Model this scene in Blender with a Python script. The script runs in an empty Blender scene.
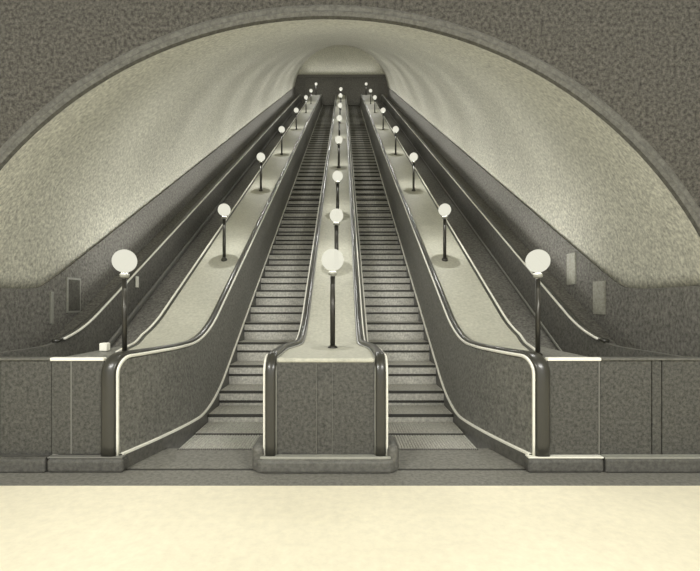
import bpy, bmesh, math, random
from mathutils import Vector
random.seed(3)
C = bpy.context.scene.collection
PI = math.pi
T30 = math.tan(math.radians(30))
D = 5.785            # distance at which the flight starts to climb
TOP = 37.0           # where it levels out again
END = 38.6

# ------------------------------------------------------------------ materials
def mat(name, col, rough=0.6, metal=0.0, n_amt=0.0, n_scale=30, bump=0.0, spec=0.5, stretch=None, n2=0.0, n2_scale=2.0):
    m = bpy.data.materials.new(name); m.use_nodes = True
    nt = m.node_tree; N = nt.nodes; L = nt.links
    b = N['Principled BSDF']
    b.inputs['Base Color'].default_value = (*col, 1)
    b.inputs['Roughness'].default_value = rough
    b.inputs['Metallic'].default_value = metal
    b.inputs['Specular IOR Level'].default_value = spec
    if n_amt or bump or n2:
        tc = N.new('ShaderNodeTexCoord'); mp = N.new('ShaderNodeMapping')
        L.new(tc.outputs['Object'], mp.inputs['Vector'])
        if stretch: mp.inputs['Scale'].default_value = stretch
        no = N.new('ShaderNodeTexNoise'); no.inputs['Scale'].default_value = n_scale
        no.inputs['Detail'].default_value = 3; no.inputs['Roughness'].default_value = .7
        L.new(mp.outputs[0], no.inputs['Vector'])
        rp = N.new('ShaderNodeValToRGB')
        rp.color_ramp.elements[0].position = .3; rp.color_ramp.elements[1].position = .7
        a = 1 - n_amt; c = 1 + n_amt
        rp.color_ramp.elements[0].color = (col[0]*a, col[1]*a, col[2]*a, 1)
        rp.color_ramp.elements[1].color = (min(1, col[0]*c), min(1, col[1]*c), min(1, col[2]*c), 1)
        L.new(no.outputs['Fac'], rp.inputs['Fac'])
        out = rp.outputs['Color']
        if n2:
            nb = N.new('ShaderNodeTexNoise'); nb.inputs['Scale'].default_value = n2_scale
            nb.inputs['Detail'].default_value = 4
            L.new(tc.outputs['Object'], nb.inputs['Vector'])
            mr = N.new('ShaderNodeMapRange'); mr.inputs['From Min'].default_value = .3; mr.inputs['From Max'].default_value = .7
            mr.inputs['To Min'].default_value = 1 - n2; mr.inputs['To Max'].default_value = 1 + n2
            L.new(nb.outputs['Fac'], mr.inputs['Value'])
            vm = N.new('ShaderNodeVectorMath'); vm.operation = 'SCALE'
            L.new(out, vm.inputs[0]); L.new(mr.outputs[0], vm.inputs['Scale'])
            out = vm.outputs[0]
        L.new(out, b.inputs['Base Color'])
        if bump:
            bp = N.new('ShaderNodeBump'); bp.inputs['Strength'].default_value = bump
            bp.inputs['Distance'].default_value = .01
            L.new(no.outputs['Fac'], bp.inputs['Height']); L.new(bp.outputs[0], b.inputs['Normal'])
    return m

M = {}
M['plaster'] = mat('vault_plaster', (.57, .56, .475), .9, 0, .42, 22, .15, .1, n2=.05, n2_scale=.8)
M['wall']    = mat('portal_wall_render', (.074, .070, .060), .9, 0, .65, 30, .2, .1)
M['arch']    = mat('arch_moulding', (.115, .112, .098), .9, 0, .3, 26, .1, .1)
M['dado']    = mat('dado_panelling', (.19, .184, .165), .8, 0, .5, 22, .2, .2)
M['deck']    = mat('pale_deck', (.46, .455, .38), .6, 0, .16, 24, .1, .35, n2=.06, n2_scale=1.5)
M['panel']   = mat('dark_polished_wood', (.165, .163, .145), .5, 0, .5, 30, .05, .4)
M['front']   = mat('dark_front_wood', (.070, .069, .061), .5, 0, .6, 36, .05, .35)
M['rubber']  = mat('handrail_rubber', (.035, .034, .028), .3, 0, 0, 10, 0, .6)
M['metal']   = mat('bright_trim', (.80, .79, .70), .45, .0, .05, 30)
M['outer']   = mat('outer_panelling', (.13, .127, .113), .6, 0, .45, 26, .1, .3)
M['joint']   = mat('joint_strip', (.17, .168, .15), .6)
M['dark_skirt'] = mat('dark_plinth', (.085, .083, .074), .5, 0, .4, 26)
M['dull']    = mat('dull_trim', (.30, .30, .26), .5, .0, .1, 30)
M['skirt']   = mat('skirting_plate', (.12, .118, .105), .4, .1, .3, 26)
M['tread']   = mat('step_tread_slats', (.48, .47, .42), .65, 0, .35, 30, .1)
M['riser']   = mat('step_riser_slats', (.48, .47, .42), .65, 0, .35, 30, .1)
M['groove']  = mat('step_edge', (.035, .034, .028), .7)
M['plate']   = mat('landing_plate', (.21, .205, .18), .6, .1, .35, 30, .1)
M['stone']   = mat('pale_stone_floor', (.84, .785, .61), .6, 0, .06, 14, .0, .3, n2=.05, n2_scale=.9)
M['pole']    = mat('lamp_pole_dark', (.045, .043, .036), .3, .5)
M['paper']   = mat('poster_paper', (.36, .355, .30), .7, 0, .25, 30)
M['dark']    = mat('dark_soffit', (.045, .044, .038), .9, 0, .4, 6)
M['hallwall']= mat('hall_plaster', (.35, .34, .27), .9, 0, .1, 12)

def glow_glass():
    m = bpy.data.materials.new('opal_globe_glass'); m.use_nodes = True
    nt = m.node_tree; N = nt.nodes; L = nt.links
    N.remove(N['Principled BSDF'])
    e = N.new('ShaderNodeEmission'); e.inputs['Color'].default_value = (1, .98, .82, 1); e.inputs['Strength'].default_value = .46
    t = N.new('ShaderNodeBsdfTransparent')
    mx = N.new('ShaderNodeMixShader'); mx.inputs[0].default_value = .75
    L.new(t.outputs[0], mx.inputs[1]); L.new(e.outputs[0], mx.inputs[2])
    L.new(mx.outputs[0], N['Material Output'].inputs[0])
    return m
M['globe'] = glow_glass()

# ------------------------------------------------------------------ helpers
def obj(name, bm, m, parent=None, smooth=False):
    bmesh.ops.remove_doubles(bm, verts=bm.verts, dist=1e-5)
    bmesh.ops.recalc_face_normals(bm, faces=bm.faces)
    me = bpy.data.meshes.new(name); bm.to_mesh(me); bm.free()
    me.materials.append(m)
    if smooth:
        for p in me.polygons: p.use_smooth = True
    o = bpy.data.objects.new(name, me); C.objects.link(o)
    if parent: o.parent = parent; o.matrix_parent_inverse.identity(); o.location = -parent.location
    return o
def thing(name, label, cat, loc=(0, 0, 0), group=None):
    o = bpy.data.objects.new(name, None); C.objects.link(o); o.location = loc
    o.empty_display_size = .1
    o['label'] = label; o['category'] = cat
    if group: o['group'] = group
    return o
def tag(o, label, cat, group=None):
    o['label'] = label; o['category'] = cat
    if group: o['group'] = group
    return o
def struct(o): o['kind'] = 'structure'; return o
def box(bm, x0, x1, y0, y1, z0, z1):
    v = [bm.verts.new(p) for p in ((x0,y0,z0),(x1,y0,z0),(x1,y1,z0),(x0,y1,z0),(x0,y0,z1),(x1,y0,z1),(x1,y1,z1),(x0,y1,z1))]
    for f in ((0,1,2,3),(4,5,6,7),(0,1,5,4),(1,2,6,5),(2,3,7,6),(3,0,4,7)): bm.faces.new([v[i] for i in f])
def sweep(rings, closed=True, cap=True):
    bm = bmesh.new()
    R = [[bm.verts.new(p) for p in r] for r in rings]
    n = len(R[0])
    for a, b in zip(R, R[1:]):
        for i in range(n if closed else n-1):
            j = (i+1) % n
            bm.faces.new((a[i], a[j], b[j], b[i]))
    if closed and cap: bm.faces.new(R[0]); bm.faces.new(R[-1])
    return bm
def bevel(o, w, seg=3):
    md = o.modifiers.new('Bevel', 'BEVEL'); md.width = w; md.segments = seg; md.limit_method = 'ANGLE'
    return o
def lathe(bm, prof, cx, cy, n=20):
    rings = [[bm.verts.new((cx + r*math.cos(2*PI*k/n), cy + r*math.sin(2*PI*k/n), z)) for k in range(n)] for r, z in prof]
    for a, b in zip(rings, rings[1:]):
        for k in range(n): bm.faces.new((a[k], a[(k+1) % n], b[(k+1) % n], b[k]))
    bm.faces.new(rings[0]); bm.faces.new(rings[-1])

def ramp(Y, b=.6, d0=D, top=TOP):
    if Y <= d0-b: return 0.
    if Y < d0+b: return T30*(Y-(d0-b))**2/(4*b)
    if Y > top+b: return T30*(top-d0)
    if Y > top-b: return T30*(top-d0) - T30*((top+b)-Y)**2/(4*b)
    return T30*(Y-d0)
def zd(Y): return 1.0 + ramp(Y)
def zs(Y): return ramp(Y, .75, 5.70)
def yrange(y0, y1):
    ys = [y0]; y = y0
    while True:
        y += .08 if y < 6.8 else (1.2 if y < 35.5 else .2)
        if y >= y1-.04: break
        ys.append(y)
    return ys+[y1]
FR = 3.95           # front plane of the newels
RR = .14            # radius of the turned-down newel top
def sm(t): t = max(0, min(1, t)); return t*t*(3-2*t)
def xh_side(Y): return 1.69 + (.24*(min(.95, 4.9-Y)/.95)**1.5 if Y < 4.9 else 0)
def xo_side(Y): return 2.43 - .45*min(1, max(0, (5.75-Y)/1.6))**1.15
def xs_side(Y): return 1.55 + (.30*((5.3-max(Y, FR-.05))/1.4)**1.5 if Y < 5.3 else 0)
def xh_mid(Y): return .375 + .115*sm((5.45-Y)/.85)
def xs_mid(Y): return .54 + .02*sm((5.2-Y)/.8)
def ztop(Y):        # deck height with the rounded newel front
    if Y < FR+RR:
        u = RR-(Y-FR); return 1-RR+math.sqrt(max(0, RR*RR-u*u))
    return zd(Y)
def ysN(y0=FR, y1=END):
    fine = [FR+RR*(1-math.cos(a*PI/16)) for a in range(0, 9)]
    return fine+[y for y in yrange(FR+RR+.05, y1)]

def rail_path(s, xf, front_z=.14, grow=0.):
    pts = []
    z = front_z
    while z < 1-RR-.02: pts.append(Vector((s*xf(FR), FR-grow, z))); z += .1
    for a in range(0, 9):
        t = a*PI/16
        pts.append(Vector((s*xf(FR+RR*(1-math.cos(t))), FR-grow+(RR+grow)*(1-math.cos(t)), 1-RR+(RR+grow)*math.sin(t))))
    for y in yrange(FR+RR+.06, END): pts.append(Vector((s*xf(y), y, zd(y)+grow)))
    return pts
def rail(pts, w0, h, dx=0., n=10, sq=.6, front=0.):
    rings = []
    for i, p in enumerate(pts):
        t = (pts[min(i+1, len(pts)-1)]-pts[max(i-1, 0)]).normalized()
        side = Vector((1, 0, 0)); side = (side-t*side.dot(t)).normalized(); nrm = side.cross(t)
        w = w0+front*max(0, min(1, (4.5-p.y)/.5))
        r = []
        for k in range(n):
            a = 2*PI*(k+.5)/n; ca, sa = math.cos(a), math.sin(a)
            ca = math.copysign(abs(ca)**sq, ca); sa = math.copysign(abs(sa)**sq, sa)
            r.append(p+side*(dx+ca*w/2)+nrm*(sa*h/2))
        rings.append(r)
    return sweep(rings)

def half(par, s, xf, xk):
    """one escalator-facing side of a balustrade: rail, guide, panel, skirting; s = +1/-1 side, dirn = towards the steps"""
    d = -1 if xf is xh_side else 1          # direction (in |x|) of the steps seen from the rail
    obj('handrail', rail(rail_path(s, xf, grow=.028), .075, .05, front=.05 if d < 0 else .015), M['rubber'], par, True)
    f2 = lambda Y: xf(Y)+d*(.048+(.025 if d < 0 else .008)*max(0, min(1, (4.5-Y)/.5)))
    o = obj('handrail_guide', rail(rail_path(s, f2, grow=.012), .024, .03, n=8), M['metal'], par, True)
    o['label'] = 'bright metal strip edging the handrail'
    f3 = lambda Y: xf(Y)-d*.046
    obj('deck_edging', rail(rail_path(s, f3, grow=.006), .014, .016, n=6), M['dull'], par, True)
    rings = []
    for Y in ysN():
        a = zd(Y)-1; zt = ztop(Y)-.012; x0 = xf(Y)+d*.045; x1 = xk(Y); zb = a+.155
        zt = max(zt, zb+.02)
        f = (1-(zt-zb)/(.833))
        xt = x0 + (x1-x0)*max(0, f) if Y < FR+RR else x0
        rings.append([(s*xt, Y, zt), (s*x1, Y, zb), (s*(x1-d*.04), Y, zb), (s*(xt-d*.04), Y, zt)])
    obj('side_panel', sweep(rings), M['panel'], par)
    rings = []; tr = []
    for Y in ysN():
        a = zd(Y)-1; x = xk(Y)+d*.012
        rings.append([(s*x, Y, a+.15), (s*x, Y, a-.35), (s*(x-d*.05), Y, a-.35), (s*(x-d*.05), Y, a+.15)])
        x = xk(Y)+d*.022
        tr.append([(s*x, Y, a+.152), (s*(x-d*.05), Y, a+.166), (s*(x-d*.05), Y, a+.13), (s*x, Y, a+.136)])
    obj('skirting', sweep(rings), M['skirt'], par)
    o = obj('skirting_trim', sweep(tr), M['metal'], par); o['label'] = 'bright metal strip along the skirting'

# ------------------------------------------------------------------ side balustrades
def side_balustrade(s, word, extra):
    par = thing('escalator_balustrade', f'dark panelled {word} balustrade with pale lamp deck, {extra}', 'balustrade', (s*2.05, 4.4, 0))
    half(par, s, xh_side, xs_side)
    rings = []
    for Y in [FR+.012]+yrange(FR+.2, END):
        xi = xh_side(Y)+.05
        z = zd(Y)
        xo = max(xo_side(Y)-.02, xi+.01)
        rings.append([(s*xi, Y, z), (s*xo, Y, z), (s*xo, Y, z-.04), (s*xi, Y, z-.04)])
    obj('deck', sweep(rings), M['deck'], par)['label'] = 'pale smooth top of the balustrade'
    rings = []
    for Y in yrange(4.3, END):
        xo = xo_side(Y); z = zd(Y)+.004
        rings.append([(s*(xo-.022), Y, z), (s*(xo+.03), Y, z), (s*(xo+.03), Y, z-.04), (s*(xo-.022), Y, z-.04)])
    obj('shadow_strip', sweep(rings), M['rubber'], par)  # dark colour stands in for the shadow between deck and bright edging
    rings = []
    for Y in yrange(FR, END):
        a = zd(Y)-1
        rings.append([(s*2.45, Y, a+.99), (s*2.45, Y, a-.2), (s*2.40, Y, a-.2), (s*2.40, Y, a+.99)])
    obj('outer_panel', sweep(rings), M['panel'], par)
    pts = [Vector((s*(xo_side(y)+.03), y, zd(y)+.016)) for y in yrange(4.35, END)]
    obj('outer_edging', rail(pts, .03, .026, n=8), M['metal'], par, True)['label'] = 'bright strip on the outer edge of the deck'
    rings = []
    for Y in [FR+.03, 4.2]+yrange(4.3, 6.0):
        xo = max(xo_side(Y), xh_side(Y)+.05); z = zd(Y)-.004
        rings.append([(s*(xo-.005), Y, z), (s*2.45, Y, z), (s*2.45, Y, z-.03), (s*(xo-.005), Y, z-.03)])
    obj('corner_top', sweep(rings), M['panel'], par)
    # front end
    bm = bmesh.new()
    for a, b in (((xh_side(FR)+.055, 2.27), (2.28, 2.45)) if s < 0 else ((xh_side(FR)+.055, 2.45),)): box(bm, min(s*a, s*b), max(s*a, s*b), FR-.005, FR+.05, .15, .985)
    obj('front_panel', bm, M['front'], par)
    bm = bmesh.new(); J = 2.275 if s < 0 else 2.445
    box(bm, *sorted((s*(J-.005), s*(J+.005))), FR-.009, FR+.02, .15, .985)
    obj('joint_strip', bm, M['joint'], par)
    bm = bmesh.new(); box(bm, *sorted((s*(xh_side(FR)+.05), s*2.46)), FR-.02, FR+.04, .982, 1.012)
    bevel(obj('front_edging', bm, M['metal'], par), .008)
    bm = bmesh.new(); box(bm, *sorted((s*(xs_side(FR)-.05), s*2.46)), FR-.07, FR+.06, .0, .125)
    bevel(obj('plinth', bm, M['dark_skirt'], par), .03)
    bm = bmesh.new(); box(bm, *sorted((s*(xs_side(FR)-.04), s*2.46)), FR-.055, FR+.02, .125, .14)
    bevel(obj('plinth_trim', bm, M['joint'] if s < 0 else M['metal'], par), .005)
    return par
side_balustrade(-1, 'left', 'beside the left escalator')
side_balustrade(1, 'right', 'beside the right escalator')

# ------------------------------------------------------------------ centre balustrade
par = thing('escalator_balustrade', 'dark box-fronted central balustrade with pale deck between the two escalators', 'balustrade', (0, 4.4, 0))
for s in (-1, 1): half(par, s, xh_mid, xs_mid)
rings = []
for Y in [FR+.012]+yrange(FR+.2, END):
    xi = xh_mid(Y)-.05; z = zd(Y)
    rings.append([(-xi, Y, z), (xi, Y, z), (xi, Y, z-.04), (-xi, Y, z-.04)])
obj('deck', sweep(rings), M['deck'], par)['label'] = 'pale smooth top of the balustrade'
bm = bmesh.new()
for a, b in ((-.435, -.08), (-.08, .06), (.06, .435)):
    box(bm, a, b, FR-.005 + (.006 if a == -.08 else 0), FR+.06, .13, .975)
obj('front_panel', bm, M['front'], par)
bm = bmesh.new(); box(bm, -.084, -.078, FR-.008, FR+.02, .14, .96); box(bm, .057, .062, FR-.007, FR+.02, .14, .96)
obj('joint_strip', bm, M['skirt'], par)
bm = bmesh.new(); box(bm, -.437, .437, FR-.014, FR+.08, .965, 1.008)
bevel(obj('front_edging', bm, M['deck'], par), .02)['label'] = 'pale rounded lip at the front of the deck'
for s in (-1, 1):
    bm = bmesh.new(); box(bm, *sorted((s*.53, s*.55)), FR+.0, FR+.14, .13, .86)
    obj('corner_post', bm, M['front'], par)
def round_rect(x0, x1, y0, y1, r, z0, z1, r_out=None):
    bm = bmesh.new(); pts = []
    for cx, cy, a0 in ((x1-r, y1-r, 0), (x0+r, y1-r, PI/2), (x0+r, y0+r, PI), (x1-r, y0+r, 3*PI/2)):
        for k in range(7): a = a0+k*PI/12; pts.append((cx+r*math.cos(a), cy+r*math.sin(a)))
    A = [bm.verts.new((*p, z0)) for p in pts]; B = [bm.verts.new((*p, z1)) for p in pts]
    n = len(pts)
    for i in range(n): bm.faces.new((A[i], A[(i+1) % n], B[(i+1) % n], B[i]))
    bm.faces.new(A); bm.faces.new(B)
    return bm
bevel(obj('plinth', round_rect(-.64, .64, FR-.09, FR+.75, .10, 0, .125), M['skirt'], par), .03)
bevel(obj('plinth_trim', round_rect(-.62, .62, FR-.07, FR+.73, .09, .12, .145), M['dull'], par), .008)
for s in (-1, 1):
    bevel(obj('plinth_shoe', round_rect(*sorted((s*.545, s*.655)), FR-.06, FR+.3, .05, .0, .24), M['skirt'], par), .045)

# ------------------------------------------------------------------ escalators
PITCH = .508; RISE = PITCH*T30; X0, X1 = .555, 1.535
def tread_mesh():
    bm = bmesh.new(); n = 33; w = (X1-X0)/n
    box(bm, -(X1-X0)/2, (X1-X0)/2, .0, PITCH+.02, -.05, -.014)
    for k in range(n):
        x = -(X1-X0)/2+k*w; box(bm, x+.005, x+w-.005, .008, PITCH-.002, -.014, 0)
    me = bpy.data.meshes.new('step_tread')
    bm.to_mesh(me); bm.free(); me.materials.append(M['tread']); return me
def riser_mesh(h):
    bm = bmesh.new(); box(bm, -(X1-X0)/2, (X1-X0)/2, .012, .03, -h, -.03)
    n = 33; w = (X1-X0)/n
    for k in range(n):
        x = -(X1-X0)/2+k*w; box(bm, x+.006, x+w-.006, .004, .02, -h, -.04)
    me = bpy.data.meshes.new('step_riser'); bm.to_mesh(me); bm.free(); me.materials.append(M['riser']); return me
def nose_mesh():
    bm = bmesh.new(); box(bm, -(X1-X0)/2, (X1-X0)/2, -.004, .02, -.034, .001); box(bm, -(X1-X0)/2, (X1-X0)/2, -.006, .02, -RISE*.5-.012, -RISE*.5+.018)
    me = bpy.data.meshes.new('step_nosing'); bm.to_mesh(me); bm.free(); me.materials.append(M['groove']); return me
TM, RM, NM = tread_mesh(), riser_mesh(.31), nose_mesh()
def escalator(s, label):
    cx = s*(X0+X1)/2
    par = thing('escalator', label, 'escalator', (cx, 4.5, 0))
    Y = 4.50; n = 0
    while Y < TOP+.4:
        z = zs(Y+PITCH*.32)+.004
        o = bpy.data.objects.new('step', TM); C.objects.link(o); o.parent = par; o.location = (0, Y-4.5, z)
        for nm, me in (('riser', RM), ('nosing', NM)):
            q = bpy.data.objects.new(nm, me); C.objects.link(q); q.parent = o
        Y += PITCH; n += 1
    # comb plate with teeth
    bm = bmesh.new()
    x0, x1 = sorted((s*.57, s*1.84)); box(bm, x0, x1, 3.98, 4.48, -.03, .006)
    for k in range(48):
        x = cx-.47+k*.02; box(bm, x-.004, x+.004, 4.47, 4.53, -.01, .008)
    obj('comb_plate', bm, M['plate'], par)
    bm = bmesh.new(); box(bm, x0, x1, 3.955, 3.98, -.03, .004)
    obj('joint', bm, M['groove'], par)
    bm = bmesh.new(); box(bm, cx-.49, cx+.49, TOP+.45, END-.2, zs(TOP+2)-.03, zs(TOP+2)+.008)
    obj('comb_plate', bm, M['plate'], par)
escalator(-1, 'left escalator with dark slatted steps between left and central balustrades')
escalator(1, 'right escalator with dark slatted steps between central and right balustrades')

# ------------------------------------------------------------------ outer flights, closed at the foot
def outer(s, word):
    par = thing('outer_balustrade', f'low dark balustrade with thin bright rail along the {word} tunnel wall', 'balustrade', (s*3.45, 4.4, 0))
    XO = 3.42
    rings = []
    for Y in yrange(4.25, END):
        a = zd(Y)
        rings.append([(s*XO, Y, a-.02), (s*(XO-.03), Y, a-.74), (s*(XO+.10), Y, a-.74), (s*(XO+.07), Y, a-.02)])
    obj('side_panel', sweep(rings), M['outer'], par)
    pts = [Vector((s*(XO+.02), y, zd(y)+.0)) for y in yrange(5.5, END)]
    obj('handrail', rail(pts, .08, .05), M['rubber'], par, True)
    pts = [Vector((s*(XO-.035), y, zd(y)+.005)) for y in yrange(5.6, END)]
    obj('handrail_guide', rail(pts, .028, .03, n=8), M['metal'], par, True)
    wd = .05 if s < 0 else .022
    pts = [Vector((s*(XO-.05), y, zd(y)-.62)) for y in yrange(5.9, END)]
    obj('skirting_trim', rail(pts, wd, .035 if s > 0 else .09, n=8), M['joint'] if s < 0 else M['dull'], par, True)
outer(-1, 'left'); outer(1, 'right')
def strip(name, s, xa, xb, dz, m, th=.05, y0=4.25):
    rings = []
    for Y in yrange(y0, END):
        z = zd(Y)+dz
        rings.append([(s*xa, Y, z), (s*xb, Y, z), (s*xb, Y, z-th), (s*xa, Y, z-th)])
    return struct(obj(name, sweep(rings), m))
for i, s in enumerate((-1, 1)):
    strip('floor', s, 2.44, 3.5, -.72, M['dado'])
    strip('floor', s, 3.49, 4.2, -.36, M['dado'])

# front barrier outside the newels
def barrier(s, word):
    par = thing('panelled_barrier', f'low dark panelled barrier across the closed passage at far {word}', 'barrier', (s*3.3, FR+.1, 0))
    bm = bmesh.new()
    for a, b in ((2.47, 2.93), (2.94, 3.02), (3.03, 3.6), (3.61, 4.6)):
        box(bm, *sorted((s*a, s*b)), FR+.02, FR+.1, .12, .985)
    obj('panel', bm, M['front'], par)
    bm = bmesh.new(); box(bm, *sorted((s*2.47, s*4.6)), FR+.0, FR+.11, .985, 1.005)
    bevel(obj('top_rail', bm, M['skirt'], par), .006)
    bm = bmesh.new(); box(bm, *sorted((s*2.47, s*4.6)), FR-.07, FR+.1, 0, .125)
    bevel(obj('plinth', bm, M['dark_skirt'], par), .02)
    bm = bmesh.new(); box(bm, *sorted((s*2.47, s*4.6)), FR-.055, FR+.02, .125, .138)
    obj('plinth_trim', bm, M['dark_skirt'] if s < 0 else M['dull'], par)
barrier(-1, 'left'); barrier(1, 'right')

# ------------------------------------------------------------------ tunnel shell
RT = 4.095
PY = 4.2
def zc(Y): return .12+(Y-PY)*T30
def zdado(Y):
    a = 1.5+Y*T30-3.35; b = 1.68                       # climbing line and level line
    k = .10; m = max(a, b)
    return m + k*math.log(1+math.exp(-abs(a-b)/k))*.6
def xdado(Y): return math.sqrt(RT*RT-(zdado(Y)-zc(Y))**2)
YS = yrange(PY+.006, END)
rings = []
for Y in YS:
    a0 = math.asin((zdado(Y)-zc(Y))/RT); r = []
    for k in range(73):
        a = a0+(PI-2*a0)*k/72; r.append((RT*math.cos(a), Y, zc(Y)+RT*math.sin(a)))
    for k in range(72, -1, -1):
        a = a0+(PI-2*a0)*k/72; r.append(((RT+.2)*math.cos(a), Y, zc(Y)+(RT+.2)*math.sin(a)))
    rings.append(r)
o = struct(obj('ceiling', sweep(rings, cap=False), M['plaster'], None, True))
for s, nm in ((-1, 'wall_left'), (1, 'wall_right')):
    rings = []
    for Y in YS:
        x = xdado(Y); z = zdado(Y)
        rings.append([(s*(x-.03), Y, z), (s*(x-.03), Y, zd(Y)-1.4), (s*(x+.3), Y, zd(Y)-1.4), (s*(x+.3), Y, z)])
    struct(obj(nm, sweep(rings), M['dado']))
    bm = bmesh.new(); box(bm, *sorted((s*(xdado(PY)-.03), s*4.9)), PY+.03, PY+.12, -.3, zdado(PY)-.01)
    struct(obj(nm, bm, M['wall']))
# portal wall with the arch opening
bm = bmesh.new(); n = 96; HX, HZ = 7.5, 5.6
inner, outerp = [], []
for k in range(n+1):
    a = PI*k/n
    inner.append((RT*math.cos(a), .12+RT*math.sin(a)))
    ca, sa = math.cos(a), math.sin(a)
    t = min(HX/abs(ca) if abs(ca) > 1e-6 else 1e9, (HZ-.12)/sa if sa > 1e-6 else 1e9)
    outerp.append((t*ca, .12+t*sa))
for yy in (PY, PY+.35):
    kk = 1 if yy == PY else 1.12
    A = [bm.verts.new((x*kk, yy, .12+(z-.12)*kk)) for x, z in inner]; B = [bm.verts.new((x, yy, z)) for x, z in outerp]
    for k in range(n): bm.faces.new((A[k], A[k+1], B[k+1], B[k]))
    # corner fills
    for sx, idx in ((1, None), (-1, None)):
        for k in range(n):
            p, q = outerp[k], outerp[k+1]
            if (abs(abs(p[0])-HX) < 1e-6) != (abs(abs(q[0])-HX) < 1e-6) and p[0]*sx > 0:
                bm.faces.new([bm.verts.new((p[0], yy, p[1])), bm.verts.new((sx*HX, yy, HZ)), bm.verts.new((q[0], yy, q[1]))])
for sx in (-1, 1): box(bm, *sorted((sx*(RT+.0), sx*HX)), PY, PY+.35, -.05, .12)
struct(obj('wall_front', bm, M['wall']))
bm = bmesh.new()
rings = []
for k in range(n+1):
    a = PI*k/n; ca, sa = math.cos(a), math.sin(a)
    rings.append([((RT+dr)*ca, PY+dy, .12+(RT+dr)*sa) for dr, dy in ((0, .02), (0, -.03), (.03, -.045), (.06, -.025), (.09, -.03), (.12, -.01), (.12, .02))])
struct(obj('trim_1', sweep(rings), M['arch']))
# upper end of the tunnel
zt = zd(TOP+2)
bm = bmesh.new(); box(bm, -4.3, 4.3, END, END+.2, zt+2.42, zt+9.5)
struct(obj('wall_back', bm, M['plaster']))
bm = bmesh.new(); box(bm, -4.3, 4.3, END-.02, END+.2, zt-1.6, zt+2.4)
for x in (-3.2, -1.7, -.5, .5, 1.7, 3.2): box(bm, x-.06, x+.06, END-.08, END, zt-1.5, zt+2.2)
box(bm, -4.3, 4.3, END-.1, END, zt+2.2, zt+2.42)
struct(obj('wall_back', bm, M['dado']))

# ------------------------------------------------------------------ lower hall
bm = bmesh.new(); box(bm, -7.5, 7.5, -6, 3.62, -.25, 0)
struct(obj('floor', bm, M['stone']))
bm = bmesh.new(); box(bm, -7.5, 7.5, 3.62, 4.55, -.25, .0)
struct(obj('floor', bm, M['plate']))
bm = bmesh.new()
for s in (-1, 1): box(bm, *sorted((s*7.5, s*7.7)), -6, PY+.3, -.25, 5.6)
struct(obj('wall_side', bm, M['hallwall']))
bm = bmesh.new(); box(bm, -7.7, 7.7, -6, PY+.3, 5.6, 5.8)
struct(obj('ceiling', bm, M['hallwall']))

# ------------------------------------------------------------------ lamps
LC = (1, .99, .95)
def lamp(x, Y, h, R, pr, label, group, watts):
    zb = zd(Y); zg = zb+h
    par = thing('globe_lamp', label, 'lamp', (x, Y, zb), group)
    bm = bmesh.new()
    for lat in (0,): bmesh.ops.create_uvsphere(bm, u_segments=28, v_segments=18, radius=R)
    for v in bm.verts: v.co += Vector((x, Y, zg))
    obj('globe', bm, M['globe'], par, True)
    slope = T30*(pr+.03) if Y > D else 0
    bm = bmesh.new(); lathe(bm, [(pr*1.0, zb-slope-.01), (pr, zg-R-.06)], x, Y, 16)
    obj('pole', bm, M['pole'], par, True)
    bm = bmesh.new(); lathe(bm, [(pr*1.2, zg-R-.05), (.02+pr, zg-R-.042), (.02+pr, zg-R-.016), (pr*1.2, zg-R-.004)], x, Y, 20)
    o = obj('collar', bm, M['dull'], par, True); o['label'] = 'pale metal collar under the globe'
    bm = bmesh.new(); lathe(bm, [(pr*1.9, zb-slope-.01), (pr*1.9, zb+.012), (pr*1.2, zb+.03+slope*.5)], x, Y, 16)
    obj('foot', bm, M['pole'], par, True)
    ld = bpy.data.lights.new('globe_light', 'POINT'); ld.energy = watts; ld.color = LC; ld.shadow_soft_size = 0.0
    lo = bpy.data.objects.new('globe_light', ld); C.objects.link(lo); lo.parent = par; lo.location = (0, 0, h+R*.5)
ORD = ['nearest lamp of its row', 'second lamp from the bottom', 'third lamp from the bottom', 'fourth lamp from the bottom', 'fifth lamp from the bottom',
       'sixth lamp from the bottom', 'seventh lamp from the bottom', 'topmost tiny lamp of its row']
SY = [4.2, 8.0, 11.9, 15.95, 20.9, 26.4, 30.5, 36.3]
CY = [4.9, 7.76, 10.15, 14.2, 18.6, 22.7, 27.5, 31.9]
W = 54
for i, Y in enumerate(SY):
    for s, w in ((-1, 'left'), (1, 'right')):
        x = (-1.925 if s < 0 else 2.01) if i == 0 else (s*2.0 if i == 1 else s*2.06)
        lamp(x, Y, .90 if i == 0 else .91, .11 if i == 0 else .113, .023 if i == 0 else .03,
             f'white globe lamp on dark pole on the {w} balustrade, {ORD[i]}', f'globe lamps on the {w} balustrade', W*(.5 if i == 0 else 1))
for i, Y in enumerate(CY):
    lamp((.04, .04, .03, .02)[i] if i < 4 else 0, Y, .98 if i == 0 else .90, .123 if i == 0 else .12, .028 if i == 0 else .036,
         f'white globe lamp on dark pole on the central balustrade, {ORD[i]}', 'globe lamps on the central balustrade', W*(.5 if i == 0 else .8))

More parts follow.
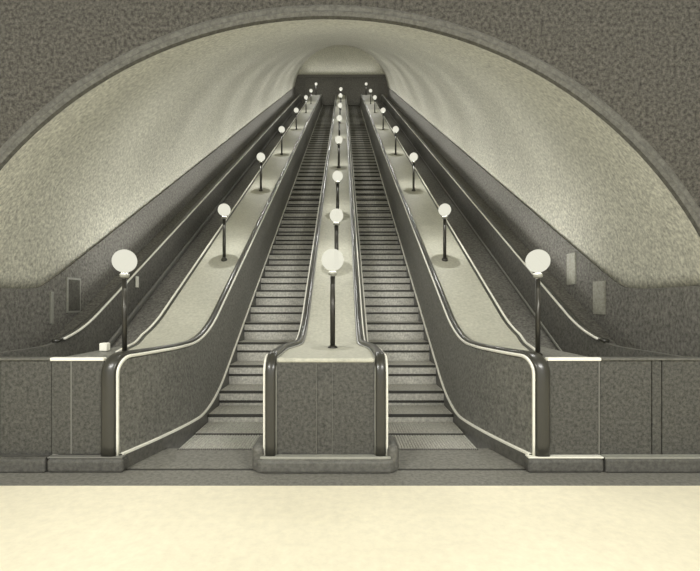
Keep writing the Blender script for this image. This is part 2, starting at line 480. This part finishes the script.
# ------------------------------------------------------------------ small things
def poster(s, Y, z, w, h, label, name='wall_poster', cat='poster', framed=False, dz=0):
    x = min(xdado(Y-w/2), xdado(Y+w/2))-.03
    par = thing(name, label, cat, (s*(x-.01), Y, z-h/2))
    bm = bmesh.new(); box(bm, *sorted((s*(x-.02), s*(x+.01))), Y-w/2, Y+w/2, z-h/2, z+h/2)
    obj('frame', bm, M['paper'] if not framed else M['dull'], par)
    bm = bmesh.new(); b = .03
    box(bm, *sorted((s*(x-.024), s*(x-.018))), Y-w/2+b, Y+w/2-b, z-h/2+b, z+h/2-b)
    obj('sheet', bm, M['paper'] if not framed else M['arch'], par)
poster(1, 6.67, 1.58, .30, .50, 'pale grey upright poster on the right wall, lower and nearer of two')
poster(1, 7.48, 2.08, .28, .53, 'pale grey upright poster on the right wall, higher and farther of two')
poster(-1, 6.85, 1.62, .34, .54, 'framed upright poster with pale border on the left wall', framed=True)
bm = bmesh.new(); x = xdado(6.33)-.03; box(bm, -x-.01, -x+.025, 6.30, 6.36, 1.2, 1.66)
tag(bevel(obj('wall_strip', bm, M['dull']), .008), 'thin pale upright strip on the left wall beside the framed poster', 'wall fitting')
bm = bmesh.new(); box(bm, -2.37, -2.29, 4.56, 4.64, zd(4.6), zd(4.6)+.085)
tag(bevel(obj('small_box', bm, M['metal']), .012), 'small pale box on the left balustrade deck beside the nearest lamp', 'box')
bm = bmesh.new(); box(bm, -3.40, -3.375, 7.55, 7.63, zd(7.6)-.28, zd(7.6)-.09)
tag(bevel(obj('notice_plate', bm, M['metal']), .005), 'tiny pale plate on the left outer balustrade behind the nearest lamp', 'notice plate')

# ------------------------------------------------------------------ added fill lights, no fixtures
def area(loc, rot, sx, sy, e):
    ld = bpy.data.lights.new('fill_light', 'AREA'); ld.shape = 'RECTANGLE'; ld.size = sx; ld.size_y = sy; ld.energy = e; ld.color = LC
    o = bpy.data.objects.new('fill_light', ld); C.objects.link(o); o.location = loc; o.rotation_euler = rot
for x in (-3.5, 3.5): area((x, -1.5, 5.4), (math.radians(48), 0, 0), 2.2, 1.2, 270)  # unseen lights added behind the camera to fill the hall and tunnel mouth
for s in (-1, 1):
    area((s*3.52, 22, zd(22)-.16), (PI+math.radians(30), 0, 0), .14, 34, 120)  # unseen strip added behind each outer handrail to brighten the vault
area((0, END-.5, zd(END)+2.6), (PI, 0, 0), 6, .3, 10)  # added uplight that lifts the end wall, no lamp modelled
w = bpy.data.worlds.new('World'); bpy.context.scene.world = w; w.use_nodes = True
w.node_tree.nodes['Background'].inputs[0].default_value = (1, .99, .95, 1)
w.node_tree.nodes['Background'].inputs[1].default_value = .75

# ------------------------------------------------------------------ camera
cd = bpy.data.cameras.new('camera'); co = bpy.data.objects.new('camera', cd); C.objects.link(co)
co.location = (.155, 0, 1.5); co.rotation_euler = (PI/2, 0, 0)
cd.sensor_width = 36; cd.lens = 441/700*36; cd.shift_x = .01; cd.shift_y = .025; cd.clip_end = 200
sc = bpy.context.scene; sc.camera = co
sc.view_settings.view_transform = 'Standard'; sc.view_settings.look = 'None'; sc.view_settings.gamma = 1
sc.view_settings.use_curve_mapping = False
sc.view_settings.exposure = 0.9
